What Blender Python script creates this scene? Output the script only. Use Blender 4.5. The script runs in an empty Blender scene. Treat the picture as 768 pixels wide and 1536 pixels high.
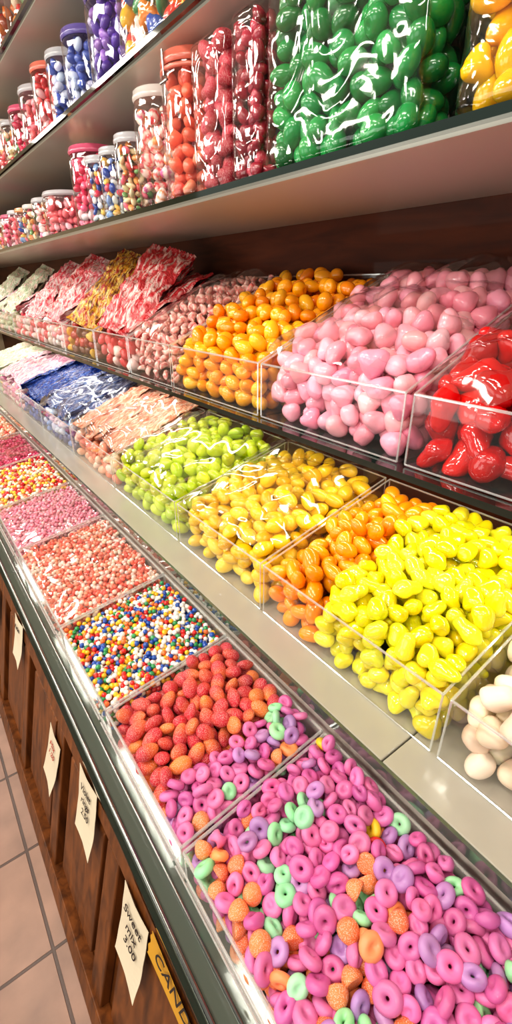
import bpy, bmesh, math, random
import numpy as np
from mathutils import Vector, Matrix, noise
H = 1.8
rng = np.random.default_rng(7)
random.seed(7)
sc = bpy.context.scene
sc.view_settings.view_transform = 'Standard'
for lk in ('Medium High Contrast', 'Standard - Medium High Contrast'):
    try:
        sc.view_settings.look = lk; print('LOOK', lk); break
    except Exception as e: print('nolook')
COLL = sc.collection

def lin(c):
    c = np.array(c[:3], dtype=float) / 255.0
    c = np.where(c <= 0.04045, c / 12.92, ((c + 0.055) / 1.055) ** 2.4)
    return (float(c[0]), float(c[1]), float(c[2]), 1.0)

# ---------------------------------------------------------------- materials
def newmat(name):
    m = bpy.data.materials.new(name); m.use_nodes = True
    nt = m.node_tree; nt.nodes.clear()
    out = nt.nodes.new('ShaderNodeOutputMaterial')
    return m, nt, out

def bump(nt, scale, strength, dist=0.01, detail=3, dist_noise=0.0, coord='Object'):
    tc = nt.nodes.new('ShaderNodeTexCoord')
    n = nt.nodes.new('ShaderNodeTexNoise'); n.inputs['Scale'].default_value = scale
    n.inputs['Detail'].default_value = detail; n.inputs['Distortion'].default_value = dist_noise
    nt.links.new(tc.outputs[coord], n.inputs['Vector'])
    b = nt.nodes.new('ShaderNodeBump'); b.inputs['Strength'].default_value = strength
    b.inputs['Distance'].default_value = dist
    nt.links.new(n.outputs['Fac'], b.inputs['Height'])
    return b

def principled(name, col=None, rough=0.4, coat=0.0, sss=0.0, metal=0.0, attr=False, bmp=None, spec=0.5, trans=0, sugar=0, ss=.012):
    m, nt, out = newmat(name)
    p = nt.nodes.new('ShaderNodeBsdfPrincipled')
    nt.links.new(p.outputs[0], out.inputs[0])
    p.inputs['Roughness'].default_value = rough
    p.inputs['Metallic'].default_value = metal
    p.inputs['Coat Weight'].default_value = coat
    p.inputs['Coat Roughness'].default_value = 0.05
    p.inputs['Specular IOR Level'].default_value = spec
    p.inputs['Transmission Weight'].default_value = trans
    if sss:
        p.inputs['Subsurface Weight'].default_value = sss
        p.inputs['Subsurface Radius'].default_value = (1, .6, .35)
        p.inputs['Subsurface Scale'].default_value = ss
    src = None
    if attr:
        a = nt.nodes.new('ShaderNodeAttribute'); a.attribute_name = 'Col'
        src = a.outputs['Color']
    else:
        r = nt.nodes.new('ShaderNodeRGB'); r.outputs[0].default_value = lin(col); src = r.outputs[0]
    if sugar:
        tc = nt.nodes.new('ShaderNodeTexCoord')
        n = nt.nodes.new('ShaderNodeTexVoronoi'); n.inputs['Scale'].default_value = 520
        nt.links.new(tc.outputs['Object'], n.inputs['Vector'])
        rp = nt.nodes.new('ShaderNodeValToRGB')
        rp.color_ramp.elements[0].position = 0.16; rp.color_ramp.elements[0].color = (sugar, sugar, sugar, 1)
        rp.color_ramp.elements[1].position = 0.45; rp.color_ramp.elements[1].color = (.0, .0, .0, 1)
        nt.links.new(n.outputs['Distance'], rp.inputs[0])
        mx = nt.nodes.new('ShaderNodeMixRGB'); mx.inputs[2].default_value = (1, .8, .72, 1)
        nt.links.new(rp.outputs[0], mx.inputs[0]); nt.links.new(src, mx.inputs[1]); src = mx.outputs[0]
        b = nt.nodes.new('ShaderNodeBump'); b.inputs['Strength'].default_value = .6; b.inputs['Distance'].default_value = .0015
        b.invert = True
        nt.links.new(n.outputs['Distance'], b.inputs['Height']); nt.links.new(b.outputs[0], p.inputs['Normal'])
    nt.links.new(src, p.inputs['Base Color'])
    if bmp:
        b = bump(nt, *bmp); nt.links.new(b.outputs[0], p.inputs['Normal'])
        nt.links.new(b.outputs[0], p.inputs['Coat Normal'])
    return m

def film(name, rough=0.06, base=0.04, tint=(1, 1, 1), bscale=14, bstr=0.5, bdist=0.02, mult=1.0, haze=0.0, power=4.0):
    m, nt, out = newmat(name)
    t = nt.nodes.new('ShaderNodeBsdfTransparent'); t.inputs[0].default_value = (*tint, 1)
    g = nt.nodes.new('ShaderNodeBsdfGlossy'); g.inputs['Roughness'].default_value = rough
    g.inputs[0].default_value = (1, 1, 1, 1)
    fr = nt.nodes.new('ShaderNodeLayerWeight'); fr.inputs[0].default_value = .5
    pw = nt.nodes.new('ShaderNodeMath'); pw.operation = 'POWER'; pw.inputs[1].default_value = power
    nt.links.new(fr.outputs['Facing'], pw.inputs[0])
    ma = nt.nodes.new('ShaderNodeMath'); ma.operation = 'MULTIPLY_ADD'
    ma.inputs[1].default_value = mult; ma.inputs[2].default_value = base; ma.use_clamp = True
    nt.links.new(pw.outputs[0], ma.inputs[0])
    mx = nt.nodes.new('ShaderNodeMixShader')
    nt.links.new(ma.outputs[0], mx.inputs[0]); nt.links.new(t.outputs[0], mx.inputs[1]); nt.links.new(g.outputs[0], mx.inputs[2])
    if bstr > 0:
        b = bump(nt, bscale, bstr, bdist, 2, 1.0)
        nt.links.new(b.outputs[0], g.inputs['Normal'])
        nt.links.new(b.outputs[0], fr.inputs['Normal'])
    last = mx
    if haze:
        d = nt.nodes.new('ShaderNodeBsdfDiffuse'); d.inputs[0].default_value = (.9, .9, .9, 1)
        m2 = nt.nodes.new('ShaderNodeMixShader'); m2.inputs[0].default_value = haze
        nt.links.new(mx.outputs[0], m2.inputs[1]); nt.links.new(d.outputs[0], m2.inputs[2]); last = m2
    nt.links.new(last.outputs[0], out.inputs[0])
    return m

M = {}
M['gloss'] = principled('candy_glossy', attr=True, rough=.24, coat=.7, sss=.12, ss=.008)
M['satin'] = principled('candy_satin', attr=True, rough=.42, coat=.12, sss=.1, ss=.006)
M['pearl'] = principled('candy_pearl', attr=True, rough=.3, coat=.5, sss=.15, ss=.008, bmp=(60, .25, .004))
M['gel'] = principled('candy_gel', attr=True, rough=.12, coat=1, sss=.45, ss=.014, bmp=(45, .3, .006))
M['sugar'] = principled('candy_sugared', attr=True, rough=.5, coat=.1, sss=.1, sugar=.6, ss=.006)
M['bead'] = principled('candy_bead', attr=True, rough=.25, coat=.5)
M['foil'] = principled('printed_wrapper', attr=True, rough=.22, coat=.9, bmp=(38, .7, .02, 3, 1.5))
M['film'] = film('cellophane', rough=.09, base=.09, bscale=5, bstr=.35, bdist=.03, mult=.9, haze=.008, power=3.5)
M['bagfilm'] = film('bag_cellophane', rough=.07, base=.06, bscale=7, bstr=.4, bdist=.03, mult=.8, haze=.006)
M['acryl'] = film('clear_acrylic', rough=.03, base=.05, bscale=3, bstr=.05, haze=.015, mult=.8)
M['rim'] = film('acrylic_edge', rough=.08, base=.3, bstr=0, haze=.2, tint=(.94, .96, .94), mult=.6)
M['jar'] = film('jar_plastic', rough=.04, base=.05, bscale=8, bstr=.15, haze=.008)
M['edge'] = principled('green_glass_edge', (14, 34, 28), rough=.06, coat=1, spec=.8)
M['white'] = principled('shelf_laminate', (222, 216, 206), rough=.28, coat=.3)
M['under'] = principled('shelf_metal_underside', (236, 236, 222), rough=.25, metal=.2, coat=.4)
M['ledge'] = principled('ledge_laminate', (170, 165, 154), rough=.2, coat=.4)
M['steel'] = principled('brushed_steel', (160, 160, 156), rough=.2, metal=1)
M['paper'] = principled('paper', (206, 192, 168), rough=.7, bmp=(60, .2, .003))
M['goldpaper'] = principled('yellow_card', (190, 140, 40), rough=.5)
M['ink'] = principled('ink', (35, 28, 28), rough=.6)
M['redink'] = principled('red_ink', (170, 40, 30), rough=.6)
M['counter'] = principled('counter_glass_top', (90, 100, 92), rough=.08, coat=1, metal=.3)
M['ceil'] = principled('ceiling_paint', (225, 220, 205), rough=.8, bmp=(20, .1, .01))
M['plaster'] = principled('wall_paint', (190, 168, 140), rough=.8, bmp=(20, .1, .01))
for nm, c in (('lid_coral', (236, 130, 110)), ('lid_pink', (226, 100, 136)), ('lid_white', (232, 226, 220)), ('lid_purple', (120, 105, 180)), ('lid_orange', (236, 170, 120)), ('lid_clear', (205, 205, 210))):
    M[nm] = principled(nm, c, rough=.25, coat=.6, trans=.3)

def wood(name, c1, c2, sc_=(14, 1.2, 1.2), rough=.35):
    m, nt, out = newmat(name)
    p = nt.nodes.new('ShaderNodeBsdfPrincipled'); nt.links.new(p.outputs[0], out.inputs[0])
    tc = nt.nodes.new('ShaderNodeTexCoord'); mp = nt.nodes.new('ShaderNodeMapping'); mp.inputs['Scale'].default_value = sc_
    n = nt.nodes.new('ShaderNodeTexNoise'); n.inputs['Scale'].default_value = 2.5; n.inputs['Detail'].default_value = 8; n.inputs['Distortion'].default_value = .6
    nt.links.new(tc.outputs['Object'], mp.inputs[0]); nt.links.new(mp.outputs[0], n.inputs['Vector'])
    r = nt.nodes.new('ShaderNodeValToRGB'); r.color_ramp.elements[0].color = lin(c1); r.color_ramp.elements[1].color = lin(c2)
    r.color_ramp.elements[0].position = .3; r.color_ramp.elements[1].position = .7
    nt.links.new(n.outputs['Fac'], r.inputs[0]); nt.links.new(r.outputs[0], p.inputs['Base Color'])
    p.inputs['Roughness'].default_value = rough; p.inputs['Coat Weight'].default_value = .1
    p.inputs['Specular IOR Level'].default_value = .25
    return m
M['wood'] = wood('dark_walnut', (66, 34, 12), (122, 70, 30), (14, 14, 1.2), .45)
M['woodwall'] = wood('dark_wood_panel', (64, 28, 12), (98, 48, 22), (1, 1, 8), .6)

def tiles():
    m, nt, out = newmat('floor_tiles')
    p = nt.nodes.new('ShaderNodeBsdfPrincipled'); nt.links.new(p.outputs[0], out.inputs[0])
    tc = nt.nodes.new('ShaderNodeTexCoord'); mp = nt.nodes.new('ShaderNodeMapping')
    mp.inputs['Location'].default_value = (.08, .1, 0)
    nt.links.new(tc.outputs['Object'], mp.inputs[0])
    b = nt.nodes.new('ShaderNodeTexBrick'); b.offset = 0; b.squash = 1
    b.inputs['Scale'].default_value = 1; b.inputs['Brick Width'].default_value = .34; b.inputs['Row Height'].default_value = .34
    b.inputs['Mortar Size'].default_value = .005; b.inputs['Mortar Smooth'].default_value = .2
    b.inputs['Color1'].default_value = lin((172, 132, 112)); b.inputs['Color2'].default_value = lin((160, 122, 104)); b.inputs['Mortar'].default_value = lin((84, 56, 44))
    nt.links.new(mp.outputs[0], b.inputs['Vector'])
    n = nt.nodes.new('ShaderNodeTexNoise'); n.inputs['Scale'].default_value = 9; n.inputs['Detail'].default_value = 5
    nt.links.new(tc.outputs['Object'], n.inputs['Vector'])
    mx = nt.nodes.new('ShaderNodeMixRGB'); mx.blend_type = 'MULTIPLY'; mx.inputs[0].default_value = .6
    nt.links.new(b.outputs['Color'], mx.inputs[1]); nt.links.new(n.outputs['Fac'], mx.inputs[2])
    nt.links.new(mx.outputs[0], p.inputs['Base Color']); p.inputs['Roughness'].default_value = .35
    bp = nt.nodes.new('ShaderNodeBump'); bp.invert = True; bp.inputs['Distance'].default_value = .003
    nt.links.new(b.outputs['Fac'], bp.inputs['Height']); nt.links.new(bp.outputs[0], p.inputs['Normal'])
    return m
M['tile'] = tiles()

# ---------------------------------------------------------------- mesh helpers
def empty(name, loc):
    e = bpy.data.objects.new(name, None); COLL.objects.link(e)
    e.empty_display_size = .05
    e.location = (loc[0], loc[1], loc[2] + H); return e

def mk(name, V, F, mats, parent=None, smooth=True, col=None, fm=None):
    V = np.array(V, dtype=np.float64).reshape(-1, 3).copy(); V[:, 2] += H
    if parent is not None: V -= np.array(parent.location)
    me = bpy.data.meshes.new(name)
    if isinstance(F, np.ndarray):
        k = F.shape[1]
        me.vertices.add(len(V)); me.vertices.foreach_set('co', V.ravel().astype(np.float32))
        me.loops.add(F.size); me.loops.foreach_set('vertex_index', F.ravel().astype(np.int32))
        me.polygons.add(len(F)); me.polygons.foreach_set('loop_start', np.arange(0, F.size, k, dtype=np.int32))
        me.update(calc_edges=True)
    else:
        me.from_pydata([tuple(v) for v in V], [], [tuple(f) for f in F]); me.update()
    if not isinstance(mats, (list, tuple)): mats = [mats]
    for m in mats: me.materials.append(M[m] if isinstance(m, str) else m)
    me.polygons.foreach_set('use_smooth', [smooth] * len(me.polygons))
    if fm is not None: me.polygons.foreach_set('material_index', fm)
    if col is not None:
        a = me.color_attributes.new('Col', 'FLOAT_COLOR', 'POINT')
        c = np.ones((len(V), 4), dtype=np.float32); c[:, :3] = np.array(col)[:, :3]
        a.data.foreach_set('color', c.ravel())
    me.update()
    o = bpy.data.objects.new(name, me); COLL.objects.link(o)
    if parent is not None: o.parent = parent
    return o

class MB:
    def __init__(s): s.V = []; s.F = []; s.m = []
    def quad(s, a, b, c, d, m=0):
        n = len(s.V); s.V += [a, b, c, d]; s.F.append((n, n + 1, n + 2, n + 3)); s.m.append(m)
    def hexa(s, c8, m=0):
        n = len(s.V); s.V += list(c8)
        for f in ((0, 3, 2, 1), (4, 5, 6, 7), (0, 1, 5, 4), (1, 2, 6, 5), (2, 3, 7, 6), (3, 0, 4, 7)):
            s.F.append(tuple(n + i for i in f)); s.m.append(m)
    def box(s, x0, x1, y0, y1, z0, z1, m=0):
        s.hexa([(x0, y0, z0), (x1, y0, z0), (x1, y1, z0), (x0, y1, z0), (x0, y0, z1), (x1, y0, z1), (x1, y1, z1), (x0, y1, z1)], m)
    def rod(s, a, b, r, m=0, n=6):
        a = Vector(a); b = Vector(b); d = (b - a).normalized()
        u = d.cross(Vector((0, 0, 1)));
        if u.length < .1: u = d.cross(Vector((1, 0, 0)))
        u.normalize(); w = d.cross(u); k = len(s.V)
        for p in (a, b):
            for i in range(n):
                t = 2 * math.pi * i / n + math.pi / n
                s.V.append(tuple(p + u * math.cos(t) * r + w * math.sin(t) * r))
        for i in range(n):
            j = (i + 1) % n; s.F.append((k + i, k + j, k + n + j, k + n + i)); s.m.append(m)
        s.F.append(tuple(k + i for i in range(n))[::-1]); s.m.append(m)
        s.F.append(tuple(k + n + i for i in range(n))); s.m.append(m)
    def make(s, name, mats, parent=None, smooth=False): return mk(name, s.V, s.F, mats, parent, smooth, fm=s.m)

def bevel(o, w=.004, seg=2):
    b = o.modifiers.new('bev', 'BEVEL'); b.width = w; b.segments = seg; b.limit_method = 'ANGLE'

ICO = {}
for k in (1, 2, 3, 4):
    bm = bmesh.new(); bmesh.ops.create_icosphere(bm, subdivisions=k, radius=1)
    ICO[k] = (np.array([v.co[:] for v in bm.verts]), np.array([[v.index for v in f.verts] for f in bm.faces])); bm.free()

def shape(kind, k=2):
    if kind in ('ring', 'ring2'):
        A, B = (24, 14) if k >= 3 else (12, 8)
        V = []; F = []
        for i in range(A):
            a = 2 * math.pi * i / A
            for j in range(B):
                b = 2 * math.pi * j / B
                rr = .56 + .44 * math.cos(b)
                hh = .42 if kind == 'ring' else .5
                V.append((rr * math.cos(a) * 1.06, rr * math.sin(a) * (.92 if kind == 'ring' else .8), hh * math.sin(b) * (1 - .2 * math.cos(2 * a) * (kind == 'ring2'))))
        for i in range(A):
            for j in range(B):
                p = i * B + j; q = i * B + (j + 1) % B; r_ = ((i + 1) % A) * B + (j + 1) % B; s = ((i + 1) % A) * B + j
                F += [(p, s, r_), (p, r_, q)]
        return np.array(V), np.array(F)
    V, F = ICO[k]; V = V.copy(); x, y, z = V.T
    rho = np.hypot(x, y); phi = np.arctan2(y, x)
    if kind == 'egg':
        s = 1 - .12 * x; V = np.stack([x * 1.25, y * .88 * s, z * .8 * s], 1)
    elif kind == 'bean':
        V = np.stack([x * 1.3, y * .82 + .14 * (x ** 2), z * .78], 1)
    elif kind == 'almond':
        t = 1 - .35 * np.clip(x, 0, 1) ** 2
        V = np.stack([x * 1.25, y * .9 * t, z * .62 * t], 1)
    elif kind == 'puff':
        a = np.arccos(np.clip(x, -1, 1)); r = 1 - .34 * np.exp(-(a / .45) ** 2) + .14 * np.cos(3 * phi) * (rho ** 2)
        V = V * r[:, None] * np.array([1.05, 1.0, .82])
    elif kind == 'lobe':
        r = 1 + .16 * np.cos(3 * phi) * rho ** 2 + .1 * np.cos(2 * np.arctan2(z, x) + 1)
        V = V * r[:, None] * np.array([1, 1, .85])
    elif kind == 'pillow':
        V = np.sign(V) * np.abs(V) ** .7; r = 1 + .07 * np.sin(4 * V[:, 0] + 2 * V[:, 1])
        V = V * r[:, None] * np.array([1.0, .92, .7])
    elif kind == 'pinch':
        a = np.arccos(np.clip(z, -1, 1)); r = 1 - .42 * np.exp(-(a / .3) ** 2) * (1)
        V = V * r[:, None] * np.array([1.12, .95, .9])
    elif kind == 'dimple':
        zz = z * .6 * (1 - .85 * np.exp(-(x ** 2 * 5 + y ** 2 * 14)))
        V = np.stack([x, y * .92, zz], 1)
    elif kind == 'drop':
        rr = .72 + .28 * (1 - np.clip(z, -1, 1)) / 1.4
        V = np.stack([x * rr, y * rr, np.maximum(z, -.45) * .9], 1)
    elif kind == 'shrimp':
        t = x * 1.3; V = np.stack([np.sin(t) * 1.0, y * .5 + np.cos(t) * .75 - .4, z * .5], 1)
    elif kind == 'gummy':
        r = 1 + .1 * np.cos(4 * phi) * rho ** 2 + .1 * np.sin(5 * x)
        V = V * r[:, None] * np.array([1.3, .85, .75])
    return V, F

def randrot(n, flat=None):
    q = rng.normal(size=(n, 4))
    if flat is not None:
        a = rng.uniform(0, math.pi, n); q = np.stack([np.cos(a), rng.normal(0, flat, n), rng.normal(0, flat, n), np.sin(a)], 1)
    q /= np.linalg.norm(q, axis=1)[:, None]
    w, x, y, z = q.T
    return np.stack([1 - 2 * (y * y + z * z), 2 * (x * y - z * w), 2 * (x * z + y * w), 2 * (x * y + z * w), 1 - 2 * (x * x + z * z), 2 * (y * z - x * w), 2 * (x * z - y * w), 2 * (y * z + x * w), 1 - 2 * (x * x + y * y)], 1).reshape(-1, 3, 3)

def pack(x0, x1, y0, y1, z0, top, d, inside=None, shell=2.2, relax=10, jit=.22, lateral=1.4, cut=.35, lay=.78):
    r = d / 2; P = []
    dz = d * lay; dy = d * .87
    nx = int((x1 - x0) / d) + 2; ny = int((y1 - y0) / dy) + 2
    X, Y = np.meshgrid(np.arange(-1, nx), np.arange(-1, ny), indexing='ij')
    for L in range(200):
        z = z0 + r * 1.05 + L * dz
        xx = x0 + r + (X + .5 * (Y % 2) + .33 * (L % 2)) * d; yy = y0 + r + Y * dy + .33 * (L % 2) * dy
        q = np.stack([xx.ravel(), yy.ravel(), np.full(xx.size, z)], 1)
        q += rng.uniform(-jit, jit, q.shape) * d
        m = r * .55
        q = q[(q[:, 0] > x0 + m) & (q[:, 0] < x1 - m) & (q[:, 1] > y0 + m) & (q[:, 1] < y1 - m)]
        if len(q) == 0: break
        t = top(q[:, 0], q[:, 1])
        q2 = q[q[:, 2] < t - r * cut]
        if len(q2) == 0: break
        P.append(q2)
    P = np.concatenate(P)
    if inside is not None: P = P[inside(P)]
    t = top(P[:, 0], P[:, 1])
    keep = (t - P[:, 2] < shell * d) | (P[:, 0] - x0 < lateral * d) | (P[:, 1] - y0 < lateral * d) | (y1 - P[:, 1] < lateral * d)
    if inside is not None: keep[:] = True
    P = P[keep]
    if len(P) < 1900:
        sq = np.array([1, 1, .78 / lay])
        P = P * sq
        for _ in range(relax):
            D = P[:, None, :] - P[None, :, :]
            L = np.sqrt((D ** 2).sum(2)) + np.eye(len(P)) * 9
            o = np.clip(d * .93 - L, 0, None)
            P = P + ((D / L[..., None]) * o[..., None]).sum(1) * .3
            P[:, 0] = np.clip(P[:, 0], x0 + r * .97, x1 - r * .97); P[:, 1] = np.clip(P[:, 1], y0 + r * .97, y1 - r * .97)
            P[:, 2] = np.maximum(P[:, 2], (z0 + r * 1.05) * sq[2])
        P = P / sq
    return P

def candies(name, P, d, kinds, palette, mat, parent, k=2, sz=(.92, 1.1), colfn=None, flat=None, cj=.07, stripe=None, grad=None, floor=None):
    n = len(P)
    if n == 0: return
    if isinstance(kinds, str): kinds = [kinds]
    ki = rng.integers(0, len(kinds), n)
    ws = np.array([p[0] for p in palette], float); ws /= ws.sum()
    ci = rng.choice(len(palette), n, p=ws) if colfn is None else colfn(P)
    cols = np.array([lin(p[1])[:3] for p in palette])[ci]
    cols = np.clip(cols * (1 + rng.uniform(-cj * 1.5, cj * 1.5, (n, 1))) * (1 + rng.uniform(-cj, cj, (n, 3))), 0, 1)
    R = randrot(n, flat); S = rng.uniform(sz[0], sz[1], n) * d / 2
    VV = []; FF = []; CC = []; off = 0
    for j, kd in enumerate(kinds):
        idx = np.where(ki == j)[0]
        if len(idx) == 0: continue
        V, F = shape(kd, k); m = len(V)
        W = np.einsum('nij,vj->nvi', R[idx], V) * S[idx][:, None, None] + P[idx][:, None, :]
        W = W.reshape(-1, 3)
        if floor is not None: W[:, 2] = np.maximum(W[:, 2], floor)
        VV.append(W); c = np.repeat(cols[idx], m, 0)
        if stripe is not None:
            s = (np.sin(V[:, 0] * 7) > -.2).astype(float); s = np.tile(s, len(idx))[:, None]
            c = c * (1 - s) + np.array(lin(stripe)[:3]) * s
        if grad is not None:
            w = rng.uniform(0, 1, len(idx)) ** 1.2
            s = (np.clip(V[:, 0] * .6 + .4, 0, 1)[None] * w[:, None]).reshape(-1, 1)
            c = c * (1 - s) + np.array(lin(grad)[:3]) * s
        CC.append(c)
        FF.append((F[None] + (np.arange(len(idx)) * m)[:, None, None]).reshape(-1, 3) + off); off += m * len(idx)
    return mk(name, np.concatenate(VV), np.concatenate(FF), mat, parent, True, np.concatenate(CC))

def nz(x, y, z=0, s=1): return noise.noise(Vector((x * s, y * s, z * s)))
def nzv(x, y, s, o=0): return np.array([nz(a + o, b, 0, s) for a, b in zip(np.ravel(x), np.ravel(y))])

# ---------------------------------------------------------------- bins
def bin_shell(par, x0, x1, y0, y1, zb, zf, zk, rim=.003, lip=False):
    b = MB()
    A = (x0, y0, zf); B = (x0, y1, zf); C = (x1, y1, zk); D = (x1, y0, zk)
    a, b_, c, d = [(p[0], p[1], zb) for p in (A, B, C, D)]
    b.quad(a, b_, B, A); b.quad(b_, c, C, B); b.quad(c, d, D, C); b.quad(d, a, A, D); b.quad(a, d, c, b_)
    for p, q in ((A, B), (B, C), (C, D), (D, A)): b.rod(p, q, rim, 1)
    zl = rim * .75
    a, b_, c, d = [(p[0], p[1], zb + zl * .9) for p in (a, b_, c, d)]
    for p, q in ((a, A), (b_, B), (c, C), (d, D), (a, b_)): b.rod(p, q, rim * .75, 1)
    if lip:
        A2 = (x0 - .016, y0, zf - .004); B2 = (x0 - .016, y1, zf - .004)
        A3 = (x0 - .02, y0, zf - .022); B3 = (x0 - .02, y1, zf - .022)
        b.quad(A, B, B2, A2, 0); b.quad(A2, B2, B3, A3, 0); b.rod(A3, B3, .002, 1); b.rod(A2, B2, .002, 1)
    return b.make('acrylic_box', ['acryl', 'rim'], par)

def cover(par, x0, x1, y0, y1, topf, lift=.02, amp=.012, name='cellophane_cover', n=46):
    xs = np.linspace(x0, x1, n); ys = np.linspace(y0, y1, n)
    X, Y = np.meshgrid(xs, ys, indexing='ij')
    o = random.uniform(0, 50)
    Z = topf(X.ravel(), Y.ravel())
    Z = Z.reshape(n, n)
    for _ in range(6):
        Zp = np.pad(Z, 1, mode='edge'); Z = (Zp[:-2, 1:-1] + Zp[2:, 1:-1] + Zp[1:-1, :-2] + Zp[1:-1, 2:] + Z * 2) / 6
    Z = Z.ravel() + lift
    w = nzv(X, Y, 5, o) * amp * 1.2 + np.abs(nzv(X * 1 + Y * .6, Y - X * .6, 8, o + 9)) * amp * 1.6
    e = np.minimum(np.minimum(X - x0, x1 - X), np.minimum(Y - y0, y1 - Y)).ravel()
    Z = Z + w - np.exp(-e / .012) * lift * .9
    V = np.stack([X.ravel(), Y.ravel(), Z], 1)
    F = np.array([(i * n + j, (i + 1) * n + j, (i + 1) * n + j + 1, i * n + j + 1) for i in range(n - 1) for j in range(n - 1)])
    return mk(name, V, F, 'film', par, True)

def plane_top(x0, x1, zf, zk, heap=0, y0=0, y1=1, rough=.012):
    o = random.uniform(0, 99)
    def f(x, y):
        t = np.clip((x - x0) / (x1 - x0), 0, 1); u = np.clip((y - y0) / (y1 - y0), 0, 1)
        return zf + (zk - zf) * t + heap * np.sin(np.pi * u) ** .6 * np.sin(np.pi * np.clip(t * .8 + .12, 0, 1)) + rough * nzv(x, y, 9, o).reshape(np.shape(x))
    return f

UP = dict(x0=.79, x1=1.29, zb=-.334, zf=-.188, zk=.035)
MD = dict(x0=.67, x1=1.18, zb=-.857, zf=-.697, zk=-.56)
LO = dict(x0=.20, x1=.572, zb=-1.095, zf=-.987, zk=-.93)
G = .006
def make_bin(name, row, y0, y1, d, kinds, pal, mat, heap=.03, drop=.0, k=2, film_=False, zk=None, **kw):
    r = dict(row);
    if zk is not None: r['zk'] = zk
    par = empty(name, ((r['x0'] + r['x1']) / 2, (y0 + y1) / 2, r['zb']))
    bin_shell(par, r['x0'], r['x1'], y0 + G / 2, y1 - G / 2, r['zb'], r['zf'], r['zk'])
    top = plane_top(r['x0'], r['x1'], r['zf'] - drop, r['zk'] - drop, heap, y0, y1, d * .35)
    P = pack(r['x0'] + .004, r['x1'] - .004, y0 + G, y1 - G, r['zb'] + .002, top, d)
    candies('candy_pile', P, d, kinds, pal, mat, par, k=k, floor=r['zb'] + .001, **kw)
    if film_: cover(par, r['x0'] + .004, r['x1'] - .004, y0 + G, y1 - G, lambda x, y: np.maximum(top(x, y), 0 * x + r['zf'] - .01 + (r['zk'] - r['zf']) * (x - r['x0']) / (r['x1'] - r['x0'])), lift=d * .38, amp=.02)
    return par, top

make_bin('red_gummy_candy_bin', UP, -.15, .555, .06, ['gummy', 'gummy', 'lobe'], [(3, (200, 10, 14)), (1, (214, 30, 24)), (1, (176, 6, 10))], 'gel', heap=.03, k=3, film_=True, sz=(1.0, 1.35))
make_bin('pink_puff_candy_bin', UP, .57, 1.05, .05, ['puff', 'puff', 'lobe'], [(3, (248, 172, 188)), (1, (252, 190, 202)), (1, (242, 150, 172))], 'pearl', heap=.055, k=3, film_=True, sz=(1, 1.22))
make_bin('orange_button_candy_bin', UP, 1.06, 1.58, .048, ['pinch', 'egg'], [(3, (250, 168, 10)), (2, (244, 146, 6)), (1, (252, 186, 34))], 'gloss', heap=.055, k=3)
make_bin('striped_pink_candy_bin', UP, 1.59, 1.97, .042, ['shrimp'], [(3, (240, 124, 124)), (1, (245, 150, 144))], 'gloss', heap=.05, k=2, stripe=(252, 218, 208), film_=True)
make_bin('white_bonbon_candy_bin', MD, -.3, .295, .056, ['pillow', 'puff'], [(1, (236, 214, 184)), (1, (240, 224, 198))], 'satin', heap=.03, k=3)
def split_bin():
    y0, y1 = .31, .872; r = MD
    par = empty('yellow_and_orange_gummy_candy_bin', (.92, .6, r['zb']))
    bin_shell(par, r['x0'], r['x1'], y0, y1, r['zb'], r['zf'], r['zk'])
    top = plane_top(r['x0'], r['x1'], r['zf'] - .0, r['zk'] - .0, .06, y0 - .1, y1, .02)
    P = pack(r['x0'] + .004, r['x1'] - .004, y0 + .004, .67, r['zb'], top, .047)
    candies('yellow_gummies', P, .051, ['lobe', 'puff', 'gummy'], [(3, (234, 222, 22)), (2, (242, 230, 50)), (1, (222, 212, 14))], 'gel', par, k=3, floor=r['zb'] + .001)
    P = pack(r['x0'] + .004, r['x1'] - .004, .665, y1 - .004, r['zb'], top, .052)
    candies('orange_gummies', P, .052, ['egg', 'bean'], [(3, (246, 150, 8)), (1, (250, 168, 20))], 'gloss', par, k=3, floor=r['zb'] + .001)
split_bin()
make_bin('yellow_egg_candy_bin', MD, .885, 1.385, .056, ['egg', 'bean'], [(3, (244, 202, 30)), (1, (246, 208, 56)), (1, (236, 188, 14))], 'gloss', heap=.045, k=3, film_=True, flat=.25)
make_bin('lime_bonbon_candy_bin', MD, 1.4, 2.02, .056, ['egg', 'puff'], [(3, (192, 208, 34)), (1, (204, 218, 64)), (1, (176, 198, 22))], 'gloss', heap=.045, k=3, film_=True)
PUR = [(52, (216, 116, 168)), (22, (200, 98, 156)), (10, (174, 128, 180)), (8, (232, 144, 92)), (5, (156, 214, 164)), (1, (224, 44, 54)), (.6, (240, 196, 50))]
def purple_pick(P):
    n = len(P); nn = np.array([nz(p[0] * 1 + 3, p[1], 0, 7) for p in P]); u = rng.random(n)
    n2 = np.array([nz(p[0] + 13, p[1], 0, 9) for p in P])
    out = np.where(u < .6, 0, np.where(u < .84, 1, 2)); v = rng.random(n)
    out = np.where((nn > .2) & (v < .5), 3, out); out = np.where(v > .955, 3, out)
    out = np.where((n2 > .28) & (v < .42), 4, out); out = np.where((v > .9) & (v < .94), 4, out)
    out = np.where((v > .945) & (v < .950), 5, out); out = np.where((v > .951) & (v < .954), 6, out)
    return out
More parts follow.
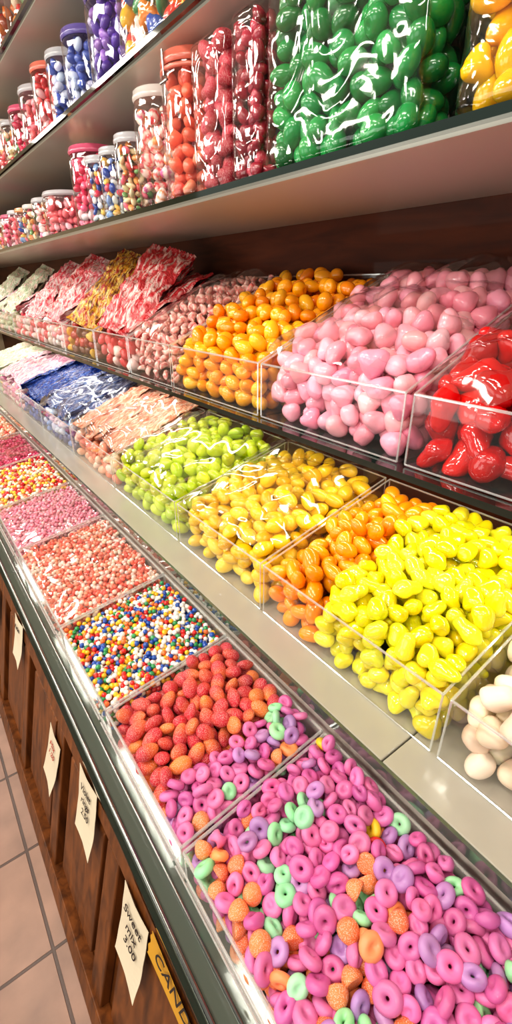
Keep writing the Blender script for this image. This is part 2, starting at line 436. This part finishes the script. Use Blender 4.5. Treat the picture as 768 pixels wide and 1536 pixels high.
def purple(par, P, d=.034):
    ci = purple_pick(P); isdrop = (ci == 3) & (rng.random(len(P)) < .8)
    Q = P[~isdrop]; c = ci[~isdrop]
    candies('ring_candies', Q, d * 1.2, ['ring', 'ring', 'ring2', 'dimple', 'dimple'], PUR, 'satin', par, k=3, colfn=lambda p: c, flat=.33, sz=(.88, 1.12), floor=-1.094)
    Q2 = P[isdrop]
    if len(Q2): candies('sugared_drops', Q2, d * 1.15, ['drop'], [(1, (234, 134, 78)), (1, (236, 120, 72))], 'sugar', par, k=3, flat=.5, floor=-1.094)
def tray(name, y0, y1):
    r = LO; par = empty(name, (.39, (y0 + y1) / 2, r['zb']))
    bin_shell(par, r['x0'], r['x1'], y0 + G / 2, y1 - G / 2, r['zb'], r['zf'], r['zk'], .0035, True)
    return par
par = tray('purple_ring_candy_tray', -.3, .51)
top = plane_top(.2, .575, -.98, -.905, .03, -.3, .53, .02)
P = pack(.203, .57, -.295, .506, -1.09, top, .033, shell=1.8, lay=.6)
purple(par, P, .033)
par = tray('sugared_almond_candy_tray', .515, .92)
top = plane_top(.2, .575, -.985, -.92, .025, .49, .94, .015)
P = pack(.203, .57, .52, .645, -1.09, top, .034, lay=.62); purple(par, P, .033)
P = pack(.203, .57, .635, .915, -1.09, top, .04)
candies('sugared_almonds', P, .041, ['almond', 'egg'], [(6, (200, 36, 56)), (2, (228, 120, 50)), (1, (188, 30, 50)), (1, (214, 70, 66))], 'sugar', par, k=3, flat=.4, sz=(.95, 1.15), grad=(236, 130, 44), floor=-1.094)

def bead_tray(name, y0, y1, pal, d=.0165, film_=False, k=1, row=LO):
    r = row; par = empty(name, ((r['x0'] + r['x1']) / 2, (y0 + y1) / 2, r['zb']))
    bin_shell(par, r['x0'], r['x1'], y0 + G / 2, y1 - G / 2, r['zb'], r['zf'], r['zk'], .0035, True)
    top = plane_top(r['x0'], r['x1'], r['zf'] - .008, r['zk'] - .008, .01, y0, y1, .008)
    P = pack(r['x0'] + .003, r['x1'] - .003, y0 + G, y1 - G, r['zb'], top, d, shell=2.2, jit=.3, lateral=1.2)
    candies('candy_beads', P, d, ['sphere'], pal, 'bead', par, k=k, sz=(.85, 1.15), floor=-1.094)
    if film_: cover(par, r['x0'] + .004, r['x1'] - .004, y0 + G, y1 - G, lambda x, y: r['zf'] + (r['zk'] - r['zf']) * (x - r['x0']) / (r['x1'] - r['x0']), lift=.01, amp=.01)
bead_tray('rainbow_bead_candy_tray', .925, 1.33, [(5, (236, 230, 222)), (2, (208, 36, 36)), (2, (30, 78, 164)), (2, (236, 184, 36)), (1.5, (46, 144, 84)), (1, (226, 114, 54))], k=2, d=.0155)
bead_tray('coral_bead_candy_tray', 1.335, 1.93, [(4, (242, 216, 202)), (4, (232, 116, 94)), (2, (238, 156, 130)), (1, (226, 88, 76))], film_=True, d=.017, k=2)
bead_tray('pink_bead_candy_tray', 1.94, 2.42, [(3, (244, 160, 182)), (1, (248, 196, 206)), (1, (234, 136, 162))], d=.018, film_=True)
bead_tray('confetti_bead_candy_tray', 2.43, 3.0, [(3, (246, 236, 214)), (2, (216, 50, 60)), (2, (242, 196, 70)), (1, (240, 140, 90))], d=.022)
bead_tray('magenta_bead_candy_tray', 3.01, 3.6, [(3, (220, 50, 110)), (1, (240, 110, 150)), (1, (190, 30, 90))], d=.024, film_=True)
bead_tray('peach_bead_candy_tray', 3.61, 4.3, [(3, (240, 170, 140)), (2, (246, 220, 200)), (1, (226, 90, 80))], d=.028)
bead_tray('white_bead_candy_tray', 4.31, 5.1, [(3, (244, 234, 224)), (1, (240, 180, 190))], d=.03)
bead_tray('mixed_bead_candy_tray', 5.11, 6.0, [(3, (244, 180, 190)), (1, (240, 200, 90)), (1, (120, 180, 200))], d=.034)

# ---------------------------------------------------------------- packets
def packet_geo(L, W, T, cols, n=26, wr=.012, seed=0):
    V = []; C = []; F = []
    cl = [np.array(lin(c)[:3]) for c in cols]
    for side in (1, -1):
        for i in range(n):
            for j in range(n):
                u = -1 + 2 * i / (n - 1); v = -1 + 2 * j / (n - 1)
                seal = abs(u) > .86
                th = 0 if seal else T * (1 - (abs(u) / .86) ** 3) ** .5 * max(0, 1 - abs(v) ** 2.5) ** .5
                w = nz(u * 3 + seed, v * 3, side * 2, 1.3) * wr + abs(nz(u * 7 + seed, v * 3 + u * 2, 5 + side, 1)) * wr
                x = u * L; y = v * W * (1 - .06 * (1 - abs(u)) * 1) + (nz(u * 3, seed, 0) * .05 * W)
                zz = side * (th + w * (0.2 if seal else 1)) + (.006 * math.sin(v * 28) if seal else 0)
                V.append((x, y, zz))
                s = nz(u * 2.6 + seed * 2, v * 4.2, seed, 1)
                idx = int(abs(s) * 7 + (u + 1) * 1.3) % len(cl)
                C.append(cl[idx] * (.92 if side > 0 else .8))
    for s in (0, 1):
        o = s * n * n
        for i in range(n - 1):
            for j in range(n - 1):
                q = (o + i * n + j, o + (i + 1) * n + j, o + (i + 1) * n + j + 1, o + i * n + j + 1)
                F.append(q if s == 0 else q[::-1])
    return np.array(V), np.array(F), np.array(C)

def packet_bin(name, row, y0, y1, sets, nper=7, d=.05, size=(.24, .06, .022), standing=0, cover_=False):
    r = row; par = empty(name, ((r['x0'] + r['x1']) / 2, (y0 + y1) / 2, r['zb']))
    bin_shell(par, r['x0'], r['x1'], y0 + G / 2, y1 - G / 2, r['zb'], r['zf'], r['zk'])
    top = plane_top(r['x0'], r['x1'], r['zf'] - .02, r['zk'] - .03, .0, y0, y1, .01)
    P = pack(r['x0'] + .004, r['x1'] - .004, y0 + G, y1 - G, r['zb'], top, d, shell=1.4)
    candies('loose_candies', P, d, ['egg', 'lobe'], [(1, c) for c in sets[0]], 'gloss', par, k=2, floor=r['zb'] + .001)
    VV = []; FF = []; CC = []; o = 0
    slope = math.atan2(r['zk'] - r['zf'], r['x1'] - r['x0'])
    def add(V, F, C):
        nonlocal o
        sft = max(0, y0 + .006 - V[:, 1].min()) - max(0, V[:, 1].max() - (y1 - .006)); V[:, 1] += sft
        V[:, 1] = np.clip(V[:, 1], y0 + .005, y1 - .005)
        V[:, 0] = np.minimum(V[:, 0], 1.312)
        VV.append(V); FF.append(F + o); CC.append(C); o += len(V)
    for i in range(nper):
        fy = (i + .5) / nper
        L, W, T = size; s = sets[i % len(sets)]
        V, F, C = packet_geo(L, W, T, s, seed=random.uniform(0, 30))
        cx = (r['x0'] + r['x1']) / 2 + random.uniform(-.02, .02); cy = y0 + (y1 - y0) * fy
        cz = (r['zf'] + r['zk']) / 2 + .012 + (i % 3) * .012
        R = Matrix.Rotation(random.uniform(-.1, .1), 3, 'Z') @ Matrix.Rotation(-slope - random.uniform(0, .1), 3, 'Y') @ Matrix.Rotation(random.uniform(-.5, .5), 3, 'X')
        add(V @ np.array(R).T + np.array([cx, cy, cz]), F, C)
    for i in range(standing):
        L, W, T = .24, .085, .03
        V, F, C = packet_geo(L, W, T, sets[(i) % len(sets)], seed=random.uniform(0, 30), wr=.02, n=34)
        R = Matrix.Rotation(random.uniform(-.12, .12), 3, 'Z') @ Matrix.Rotation(-slope - .32 - .05 * i, 3, 'Y') @ Matrix.Rotation(.35, 3, 'X')
        add(V @ np.array(R).T + np.array([.98, y0 + .13 + i * .13, -.02 + .012 * i]), F, C)
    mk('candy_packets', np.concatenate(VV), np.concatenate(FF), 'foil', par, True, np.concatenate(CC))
    if cover_: cover(par, r['x0'] + .004, r['x1'] - .004, y0 + G, y1 - G, lambda x, y: r['zf'] + (r['zk'] - r['zf']) * (x - r['x0']) / (r['x1'] - r['x0']), lift=.055, amp=.03)
    return par

R1 = [(214, 40, 50), (232, 110, 116), (246, 214, 208), (200, 24, 40), (225, 70, 80)]
GO = [(230, 170, 30), (176, 40, 30), (240, 200, 90), (110, 50, 20)]
PK = [(240, 150, 160), (248, 214, 214), (226, 70, 90), (250, 230, 226)]
PE = [(232, 150, 120), (240, 180, 150), (222, 120, 90), (246, 214, 194)]
BL = [(34, 56, 134), (110, 140, 200), (22, 36, 104), (200, 206, 230)]
BL2 = [(18, 56, 144), (36, 84, 174), (12, 36, 104)]
LV = [(240, 190, 205), (246, 225, 225), (220, 140, 170)]
GN = [(215, 225, 200), (240, 236, 214), (190, 205, 170), (240, 200, 190)]
packet_bin('red_candy_packet_bin', UP, 1.98, 2.38, [R1], 4, standing=2)
packet_bin('gold_candy_packet_bin', UP, 2.39, 2.9, [GO, GO, R1], 4, standing=2)
packet_bin('pink_candy_packet_bin', UP, 2.91, 3.5, [PK, R1], 5, standing=2)
packet_bin('rose_candy_packet_bin', UP, 3.51, 4.2, [PK, LV], 5, standing=1)
packet_bin('pale_candy_packet_bin', UP, 4.21, 5.0, [GN, LV], 6, standing=1)
packet_bin('pastel_candy_packet_bin', UP, 5.01, 5.9, [GN, PK], 6, standing=1)
packet_bin('peach_candy_packet_bin', MD, 2.035, 2.64, [PE], 6, cover_=True)
packet_bin('navy_candy_packet_bin', MD, 2.65, 3.3, [BL], 6, cover_=True)
packet_bin('blue_candy_packet_bin', MD, 3.31, 3.9, [BL2], 6)
packet_bin('lilac_candy_packet_bin', MD, 3.91, 4.7, [LV], 6)
packet_bin('cream_candy_packet_bin', MD, 4.71, 5.6, [GN], 6)

# ---------------------------------------------------------------- jars and bags
def lathe(prof, seg=36):
    V = []; F = []
    for (r, z) in prof:
        for i in range(seg):
            a = 2 * math.pi * i / seg; V.append((r * math.cos(a), r * math.sin(a), z))
    for k in range(len(prof) - 1):
        for i in range(seg):
            j = (i + 1) % seg; F.append((k * seg + i, k * seg + j, (k + 1) * seg + j, (k + 1) * seg + i))
    return np.array(V), F

def jar(name, x, y, z, R, h, pal, lid='lid_clear', d=.045, kinds=('egg',), mat='gloss', clip=False, k=2, stripe=None):
    par = empty(name, (x, y, z)); c = np.array([x, y, z + .001])
    lh = min(.022, h * .09); b = h - lh
    prof = [(0.001, 0), (R * .9, 0), (R * .98, .008), (R, .02), (R, b * .88), (R * .98, b * .92), (R * .93, b * .96), (R * .92, b)]
    V, F = lathe(prof); mk('jar_body', V + c, F, 'jar', par)
    lr = R * .96
    prof = [(lr * .98, b - .006), (lr * 1.03, b), (lr * 1.03, b + lh * .3), (lr, b + lh * .35), (lr, b + lh * .8), (lr * .95, b + lh), (.001, b + lh)]
    V, F = lathe(prof); mk('lid', V + c, F, lid, par)
    if clip:
        V, F = lathe([(R * .96, b * .93), (R * 1.01, b * .935), (R * 1.01, b * .96), (R * .96, b * .965)]); mk('seal_ring', V + c, F, lid, par)
        m = MB(); m.rod(tuple(c + [-R * 1.0, 0, b * .9]), tuple(c + [-R * 1.02, 0, b + lh]), .003)
        m.rod(tuple(c + [-R * 1.02, -.02, b * .86]), tuple(c + [-R * 1.02, .02, b * .86]), .003)
        m.make('wire_clasp', ['steel'], par)
    ri = R * .97; fill = b * .97
    P = pack(x - ri, x + ri, y - ri, y + ri, z + .006, lambda a, bb: z + fill + 0 * a, d,
             inside=lambda p: (np.hypot(p[:, 0] - x, p[:, 1] - y) < ri - d * .45) & ((np.hypot(p[:, 0] - x, p[:, 1] - y) > ri - 1.9 * d) | (p[:, 2] > z + fill - 1.6 * d)), relax=6)
    q = np.hypot(P[:, 0] - x, P[:, 1] - y); s = np.minimum(1, (ri - d * .42) / np.maximum(q, 1e-6))
    P[:, 0] = x + (P[:, 0] - x) * s; P[:, 1] = y + (P[:, 1] - y) * s
    candies('jar_candies', P, d, list(kinds), pal, mat, par, k=k, stripe=stripe, floor=z + .002)
    return par

def bag(name, x0, x1, y0, y1, z, h, pal, d=.055, kinds=('egg',), mat='gloss', k=3, fillf=.99, cj=.07):
    cx, cy = (x0 + x1) / 2, (y0 + y1) / 2; hx, hy = (x1 - x0) / 2, (y1 - y0) / 2
    par = empty(name, (cx, cy, z)); o = random.uniform(0, 60)
    seg = 96; rows = 44; V = []; F = []
    for r in range(rows + 1):
        t = r / rows
        dx = 1.0 if t < .88 else 1 - (t - .88) / .12 * .96
        base = min(1, .88 + t * 3)
        for i in range(seg):
            a = 2 * math.pi * i / seg; ca, sa = math.cos(a), math.sin(a); e = .36
            px = math.copysign(abs(ca) ** e, ca); py = math.copysign(abs(sa) ** e, sa)
            w = 1 + .03 * nz(px * 2.2 + o, py * 2.2, t * 5, 1) + .02 * abs(nz(px * 5 + o, py * 5, t * 7, 1))
            V.append((cx + hx * px * dx * base * w, cy + hy * py * base * w * (1 + .02 * (t > .9)), z + .001 + h * t))
    for r in range(rows):
        for i in range(seg):
            j = (i + 1) % seg; F.append((r * seg + i, r * seg + j, (r + 1) * seg + j, (r + 1) * seg + i))
    F.append(tuple(range(seg))[::-1])
    mk('cellophane_bag', V, F, 'bagfilm', par)
    g = .008
    ins = lambda p: (((np.abs((p[:, 0] - cx) / (hx - g)) ** 5 + np.abs((p[:, 1] - cy) / (hy - g)) ** 5) < 1.0)) & ((p[:, 0] < x0 + g + 2.0 * d) | (p[:, 1] < y0 + g + 1.6 * d) | (p[:, 1] > y1 - g - 1.6 * d))
    P = pack(x0 + g, x1 - g, y0 + g, y1 - g, z + .003, lambda a, b: z + h * fillf * .9 + 0 * a, d, inside=ins, relax=8)
    candies('bag_candies', P, d, list(kinds), pal, mat, par, k=k, cj=cj, floor=z + .002)
    return par

S0 = .2285; S1 = .6015; S2 = 1.0015
bag('yellow_candy_bag', .775, .95, .1, .57, S0, .345, [(3, (248, 190, 8)), (1, (242, 172, 4))], d=.05, kinds=('bean', 'lobe'), mat='gel')
bag('green_candy_bag', .775, .96, .63, 1.045, S0, .345, [(3, (22, 140, 66)), (1, (14, 120, 52)), (1, (38, 158, 78))], d=.047, kinds=('egg', 'pinch'), mat='gloss')
bag('crimson_candy_bag', .78, .95, 1.06, 1.17, S0, .345, [(3, (150, 14, 44)), (1, (196, 44, 74))], d=.034, kinds=('lobe',), mat='gloss', k=2)
bag('red_sugared_candy_bag', .775, .93, 1.185, 1.345, S0, .34, [(3, (176, 16, 48)), (1, (206, 46, 76))], d=.042, kinds=('lobe',), mat='sugar')
bag('dark_green_candy_bag', .99, 1.16, .4, .8, S0, .34, [(1, (14, 84, 50))], d=.06, k=2)
jar('coral_candy_jar', .86, 1.455, S0, .092, .33, [(3, (236, 112, 84)), (1, (242, 142, 112)), (1, (228, 88, 70))], 'lid_coral', d=.04, clip=True, kinds=('egg', 'lobe'))
WH = [(3, (244, 222, 214)), (2, (236, 90, 96)), (1, (240, 170, 120)), (1, (250, 240, 236)), (1, (235, 110, 150))]
BW = [(2, (40, 70, 160)), (3, (236, 236, 240)), (1, (220, 60, 90)), (1, (130, 160, 210)), (1, (240, 190, 90))]
MG = [(3, (210, 30, 84)), (1, (240, 110, 144)), (1, (240, 210, 214))]
CR = [(2, (240, 220, 180)), (1, (226, 150, 80)), (1, (200, 60, 60)), (1, (110, 160, 100)), (1, (240, 110, 134))]
PKJ = [(3, (242, 120, 130)), (1, (248, 180, 184))]
PU = [(3, (92, 54, 166)), (1, (156, 112, 208)), (1, (210, 200, 235))]
BU = [(2, (80, 104, 190)), (3, (214, 220, 240)), (1, (50, 74, 160))]
RD = [(3, (206, 40, 52)), (2, (240, 190, 190)), (1, (230, 110, 112))]
BR = [(2, (150, 70, 40)), (1, (214, 120, 50)), (1, (190, 40, 40)), (1, (236, 200, 150))]
jar('striped_candy_jar', .855, 1.65, S0, .088, .30, [(3, (232, 84, 92)), (1, (240, 150, 90)), (1, (220, 90, 150))], 'lid_white', d=.044, kinds=('shrimp', 'bean'), stripe=(248, 226, 216), k=3)
jar('candy_jar', .84, 1.845, S0, .068, .23, CR, 'lid_clear', d=.026, kinds=('almond',))
jar('candy_jar', .84, 2.0, S0, .066, .22, BW, 'lid_clear', d=.026, kinds=('almond',))
jar('candy_jar', .84, 2.155, S0, .066, .22, BW, 'lid_clear', d=.026, kinds=('almond',))
jar('magenta_candy_jar', .9, 2.36, S0, .115, .29, MG, 'lid_pink', d=.034)
jar('pink_candy_jar', .87, 2.68, S0, .13, .17, PKJ, 'lid_clear', d=.038)
jar('coral_lid_candy_jar', 1.1, 2.9, S0, .12, .26, CR, 'lid_orange', d=.045)
jar('raspberry_candy_jar', 1.1, 2.1, S0, .12, .3, RD, 'lid_pink', d=.045)
jar('cream_candy_jar', 1.1, 1.75, S0, .12, .3, CR, 'lid_white', d=.05)
y = 2.95; i = 0
pals = [WH, CR, BW, PKJ, MG, CR, WH, RD]
lids = ['lid_clear', 'lid_white', 'lid_orange', 'lid_clear', 'lid_pink']
while y < 6.2:
    R = random.uniform(.085, .12); y += R
    jar('assorted_candy_jar', .77 + R + .01, y, S0, R, random.uniform(.17, .25), pals[i % 8], lids[i % 5], d=.034, kinds=('almond',), k=1 if y > 4 else 2)
    y += R + .02; i += 1
MX = [(2, (222, 50, 40)), (2, (40, 140, 80)), (2, (245, 190, 30)), (1, (40, 90, 190)), (2, (240, 130, 30)), (1, (240, 230, 220))]
bag('mixed_fruit_candy_bag', .775, .97, 1.32, 1.79, S1, .33, MX, d=.055, kinds=('almond', 'lobe'))
bag('fruit_candy_bag', .775, .97, .8, 1.28, S1, .33, RD, d=.07, kinds=('almond',), k=2)
jar('purple_candy_jar', .92, 1.975, S1, .14, .26, PU, 'lid_purple', d=.036)
jar('blue_candy_jar', .88, 2.25, S1, .1, .24, BU, 'lid_purple', d=.034)
jar('blue_candy_jar', .87, 2.47, S1, .09, .24, BU, 'lid_clear', d=.034)
jar('ruby_candy_jar', .88, 2.7, S1, .1, .26, RD, 'lid_coral', d=.036)
y = 2.83; i = 3
while y < 6.2:
    R = random.uniform(.09, .13); y += R
    jar('mixed_candy_jar', .77 + R + .01, y, S1, R, random.uniform(.2, .27), pals[i % 8], lids[i % 5], d=.04, kinds=('almond',), k=1)
    y += R + .02; i += 1
y = 2.3
while y < 6.2:
    R = random.uniform(.1, .14); y += R
    jar('toffee_candy_jar', .77 + R + .01, y, S2, R, random.uniform(.2, .27), [BR, RD, CR][i % 3], lids[i % 5], d=.055, kinds=('bean',), k=1)
    y += R + .03; i += 1

# ---------------------------------------------------------------- furniture / room
Y0, Y1 = -.8, 8.0
def shelf(name, z, th=.02, under='under'):
    par = empty(name, (1.04, 3, z))
    b = MB(); b.box(.775, 1.318, Y0, Y1, z - th, z - .006); b.make('shelf_board', [under], par)
    b = MB(); b.box(.755, 1.318, Y0, Y1, z - .006, z); b.box(.755, .775, Y0, Y1, z - .014, z - .006); o = b.make('glass_plate', ['edge'], par)
    return par
shelf('glass_display_shelf', -.336)
shelf('bag_and_jar_shelf', .227)
shelf('candy_jar_shelf', .600)
shelf('toffee_jar_shelf', 1.0)
par = empty('white_display_ledge', (.95, 3, -.88))
b = MB(); yy = .355
b.box(.575, 1.318, Y0, yy - .0015, -.885, -.858); b.box(.575, 1.318, yy + .0015, Y1, -.885, -.858)
o = b.make('ledge_board', ['ledge'], par); bevel(o, .003)
b = MB(); b.box(.567, .5745, Y0, Y1, -.885, -.8585); b.make('front_edging', ['counter'], par)
b = MB(); b.box(.60, .62, Y0, Y1, -1.099, -.886); b.make('riser', ['white'], par)
par = empty('wooden_display_counter', (.6, 3, -1.8))
CT = (.122, -1.125); CB = (-.035, -1.80)
b = MB(); b.box(.128, 1.318, Y0, Y1, -1.125, -1.1); b.make('counter_top', ['counter'], par)
b = MB(); b.box(.118, .1285, Y0, Y1, -1.122, -1.097); b.make('glass_edge', ['edge'], par)
b = MB(); b.rod((.136, Y0, -1.098), (.136, Y1, -1.098), .005, n=10); b.rod((.175, Y0, -1.098), (.175, Y1, -1.098), .0035, n=10); b.make('chrome_rails', ['steel'], par, True)
b = MB(); b.hexa([(CB[0] + .03, Y0, -1.8), (1.318, Y0, -1.8), (1.318, Y1, -1.8), (CB[0] + .03, Y1, -1.8), (CT[0] + .03, Y0, -1.126), (1.318, Y0, -1.126), (1.318, Y1, -1.126), (CT[0] + .03, Y1, -1.126)])
b.make('carcass', ['wood'], par)
uv = Vector((CT[0] - CB[0], 0, CT[1] - CB[1])); LL = uv.length; uv.normalize(); nv = Vector((-uv.z, 0, uv.x))
def fp(s, y, off):
    p = Vector((CB[0] + .02, y, CB[1])) + uv * s + nv * off; return tuple(p)
b = MB()
def fbox(s0, s1, y0, y1, o0, o1):
    b.hexa([fp(s0, y0, o0), fp(s0, y0, o1), fp(s0, y1, o1), fp(s0, y1, o0), fp(s1, y0, o0), fp(s1, y0, o1), fp(s1, y1, o1), fp(s1, y1, o0)])
fbox(0.004, .09, Y0, Y1, -.01, .028); fbox(LL - .07, LL - .002, Y0, Y1, -.01, .018)
y = Y0 + .25
while y < Y1:
    fbox(.09, LL - .07, y - .035, y + .035, -.01, .018)
    fbox(.13, LL - .11, y + .075, y + .345, -.01, .008)
    y += .42
o = b.make('face_frame_and_panels', ['wood'], par); bevel(o, .004)

rot = Matrix(((0, uv.x, nv.x), (-1, 0, 0), (0, uv.z, nv.z)))
def label(name, y, s, w, h, lines, mat='paper', ink='ink', tilt=0, size=.035, curl=.03):
    par = bpy.data.objects.new(name, None); COLL.objects.link(par); par.empty_display_size = .03
    p = Vector(fp(s, y, .022)); p.z += H
    par.matrix_world = Matrix.Translation(p) @ (rot @ Matrix.Rotation(tilt, 3, 'Z')).to_4x4()
    n = 14; V = []; F = []
    for i in range(n + 1):
        for j in range(5):
            u = i / n - .5; vv = j / 4 - .5
            V.append((w * vv * (1 - .015 * math.sin(i * 1.1)), h * u, .003 + curl * max(0, -u - .05) ** 1.5 * (1 + vv) + .002 * math.sin(vv * 5 + u * 3)))
    for i in range(n):
        for j in range(4): F.append((5 * i + j, 5 * i + j + 1, 5 * i + j + 6, 5 * i + j + 5))
    me = bpy.data.meshes.new('card'); me.from_pydata(V, [], F); me.materials.append(M[mat])
    o = bpy.data.objects.new('card', me); COLL.objects.link(o); o.parent = par
    so = o.modifiers.new('s', 'SOLIDIFY'); so.thickness = .001
    for i, t in enumerate(lines):
        c = bpy.data.curves.new('lettering', 'FONT'); c.body = t; c.size = size; c.align_x = 'CENTER'; c.extrude = .0004; c.shear = .4
        c.materials.append(M[ink]); to = bpy.data.objects.new('lettering', c); COLL.objects.link(to); to.parent = par
        to.location = (0, h * .25 - i * size * 1.15, .008); to.rotation_euler = (0, 0, .08)
label('price_label', .87, LL - .11, .13, .19, ['Violet', 'rings', '2.50'], tilt=.12, size=.03)
label('price_label', 1.17, LL - .22, .11, .2, ['Mix', '1.20'], tilt=-.1, ink='redink', size=.03)
label('price_label', 1.66, LL - .1, .13, .17, ['Perles'], tilt=.1, size=.028)
label('price_label', .565, LL - .15, .12, .2, ['Sweet', 'mix', '3.00'], tilt=.05, size=.034)
label('yellow_sign_strip', .33, LL - .055, .34, .06, ['CANDY SHOP'], mat='goldpaper', size=.045, curl=0)
label('price_label', 2.1, LL - .2, .12, .18, ['Anis'], tilt=-.05, ink='redink', size=.03)

def room(name, x0, x1, y0, y1, z0, z1, mat):
    b = MB(); b.box(x0, x1, y0, y1, z0, z1); return b.make(name, [mat])
room('floor', -3.2, 1.42, -2.5, 8.1, -1.9, -1.8, 'tile')
room('wall_right', 1.32, 1.42, -2.5, 8.1, -1.8, 1.5, 'woodwall')
room('wall_back', -3.2, 1.32, 8.02, 8.12, -1.8, 1.5, 'plaster')
room('ceiling', -3.2, 1.42, -2.5, 8.1, 1.5, 1.6, 'ceil')

def area(name, x, y, z, sx, sy, e, rotv=(0, 0, 0), col=(1, .95, .85)):
    l = bpy.data.lights.new(name, 'AREA'); l.shape = 'RECTANGLE'; l.size = sx; l.size_y = sy; l.energy = e; l.color = col
    o = bpy.data.objects.new(name, l); COLL.objects.link(o); o.location = (x, y, z + H); o.rotation_euler = rotv; return o
for i, yy in enumerate((-1.2, .6, 2.4, 4.2, 6.2)):
    area('ceiling_light', -.35, yy, 1.47, .25, 1.1, 21)
for i, yy in enumerate((-.6, 1.6, 3.8, 6.0)):
    area('ceiling_light', -2.0, yy, 1.47, .4, 1.2, 50, (0, math.radians(-30), 0))
for i, yy in enumerate((.4, 2.0, 3.6, 5.2)):
    area('added_shelf_fill', .98, yy, -.362, .03, 1.3, 2.4, (0, 0, 0))  # added fill strips, hidden below the shelf, to brighten the middle bins
for yy in (.2, 3.6):
    area('added_side_fill', -3.0, yy, -.5, 1.6, 2.6, 26, (0, math.radians(-90), 0), (.98, 1, .94))  # added fill from the aisle side, not a window; lifts undersides and bin fronts
w = bpy.data.worlds.new('world'); sc.world = w; w.use_nodes = True
w.node_tree.nodes['Background'].inputs[0].default_value = (1, .95, .86, 1)
w.node_tree.nodes['Background'].inputs[1].default_value = .34

yaw = math.radians(36.4); pit = math.atan(338 / 700)
h = Vector((math.sin(yaw), math.cos(yaw), 0)); r = Vector((math.cos(yaw), -math.sin(yaw), 0))
Fv = h * math.cos(pit) - Vector((0, 0, 1)) * math.sin(pit); U = h * math.sin(pit) + Vector((0, 0, 1)) * math.cos(pit)
cam = bpy.data.cameras.new('camera'); co = bpy.data.objects.new('camera', cam); COLL.objects.link(co)
m = Matrix((r, U, -Fv)).transposed().to_4x4(); m.translation = Vector((0, 0, H)); co.matrix_world = m
cam.sensor_fit = 'VERTICAL'; cam.sensor_height = 36; cam.lens = 700 / 1536 * 36; cam.clip_start = .02
sc.camera = co
print('VERTS', sum(len(o.data.vertices) for o in bpy.data.objects if o.type == 'MESH'))
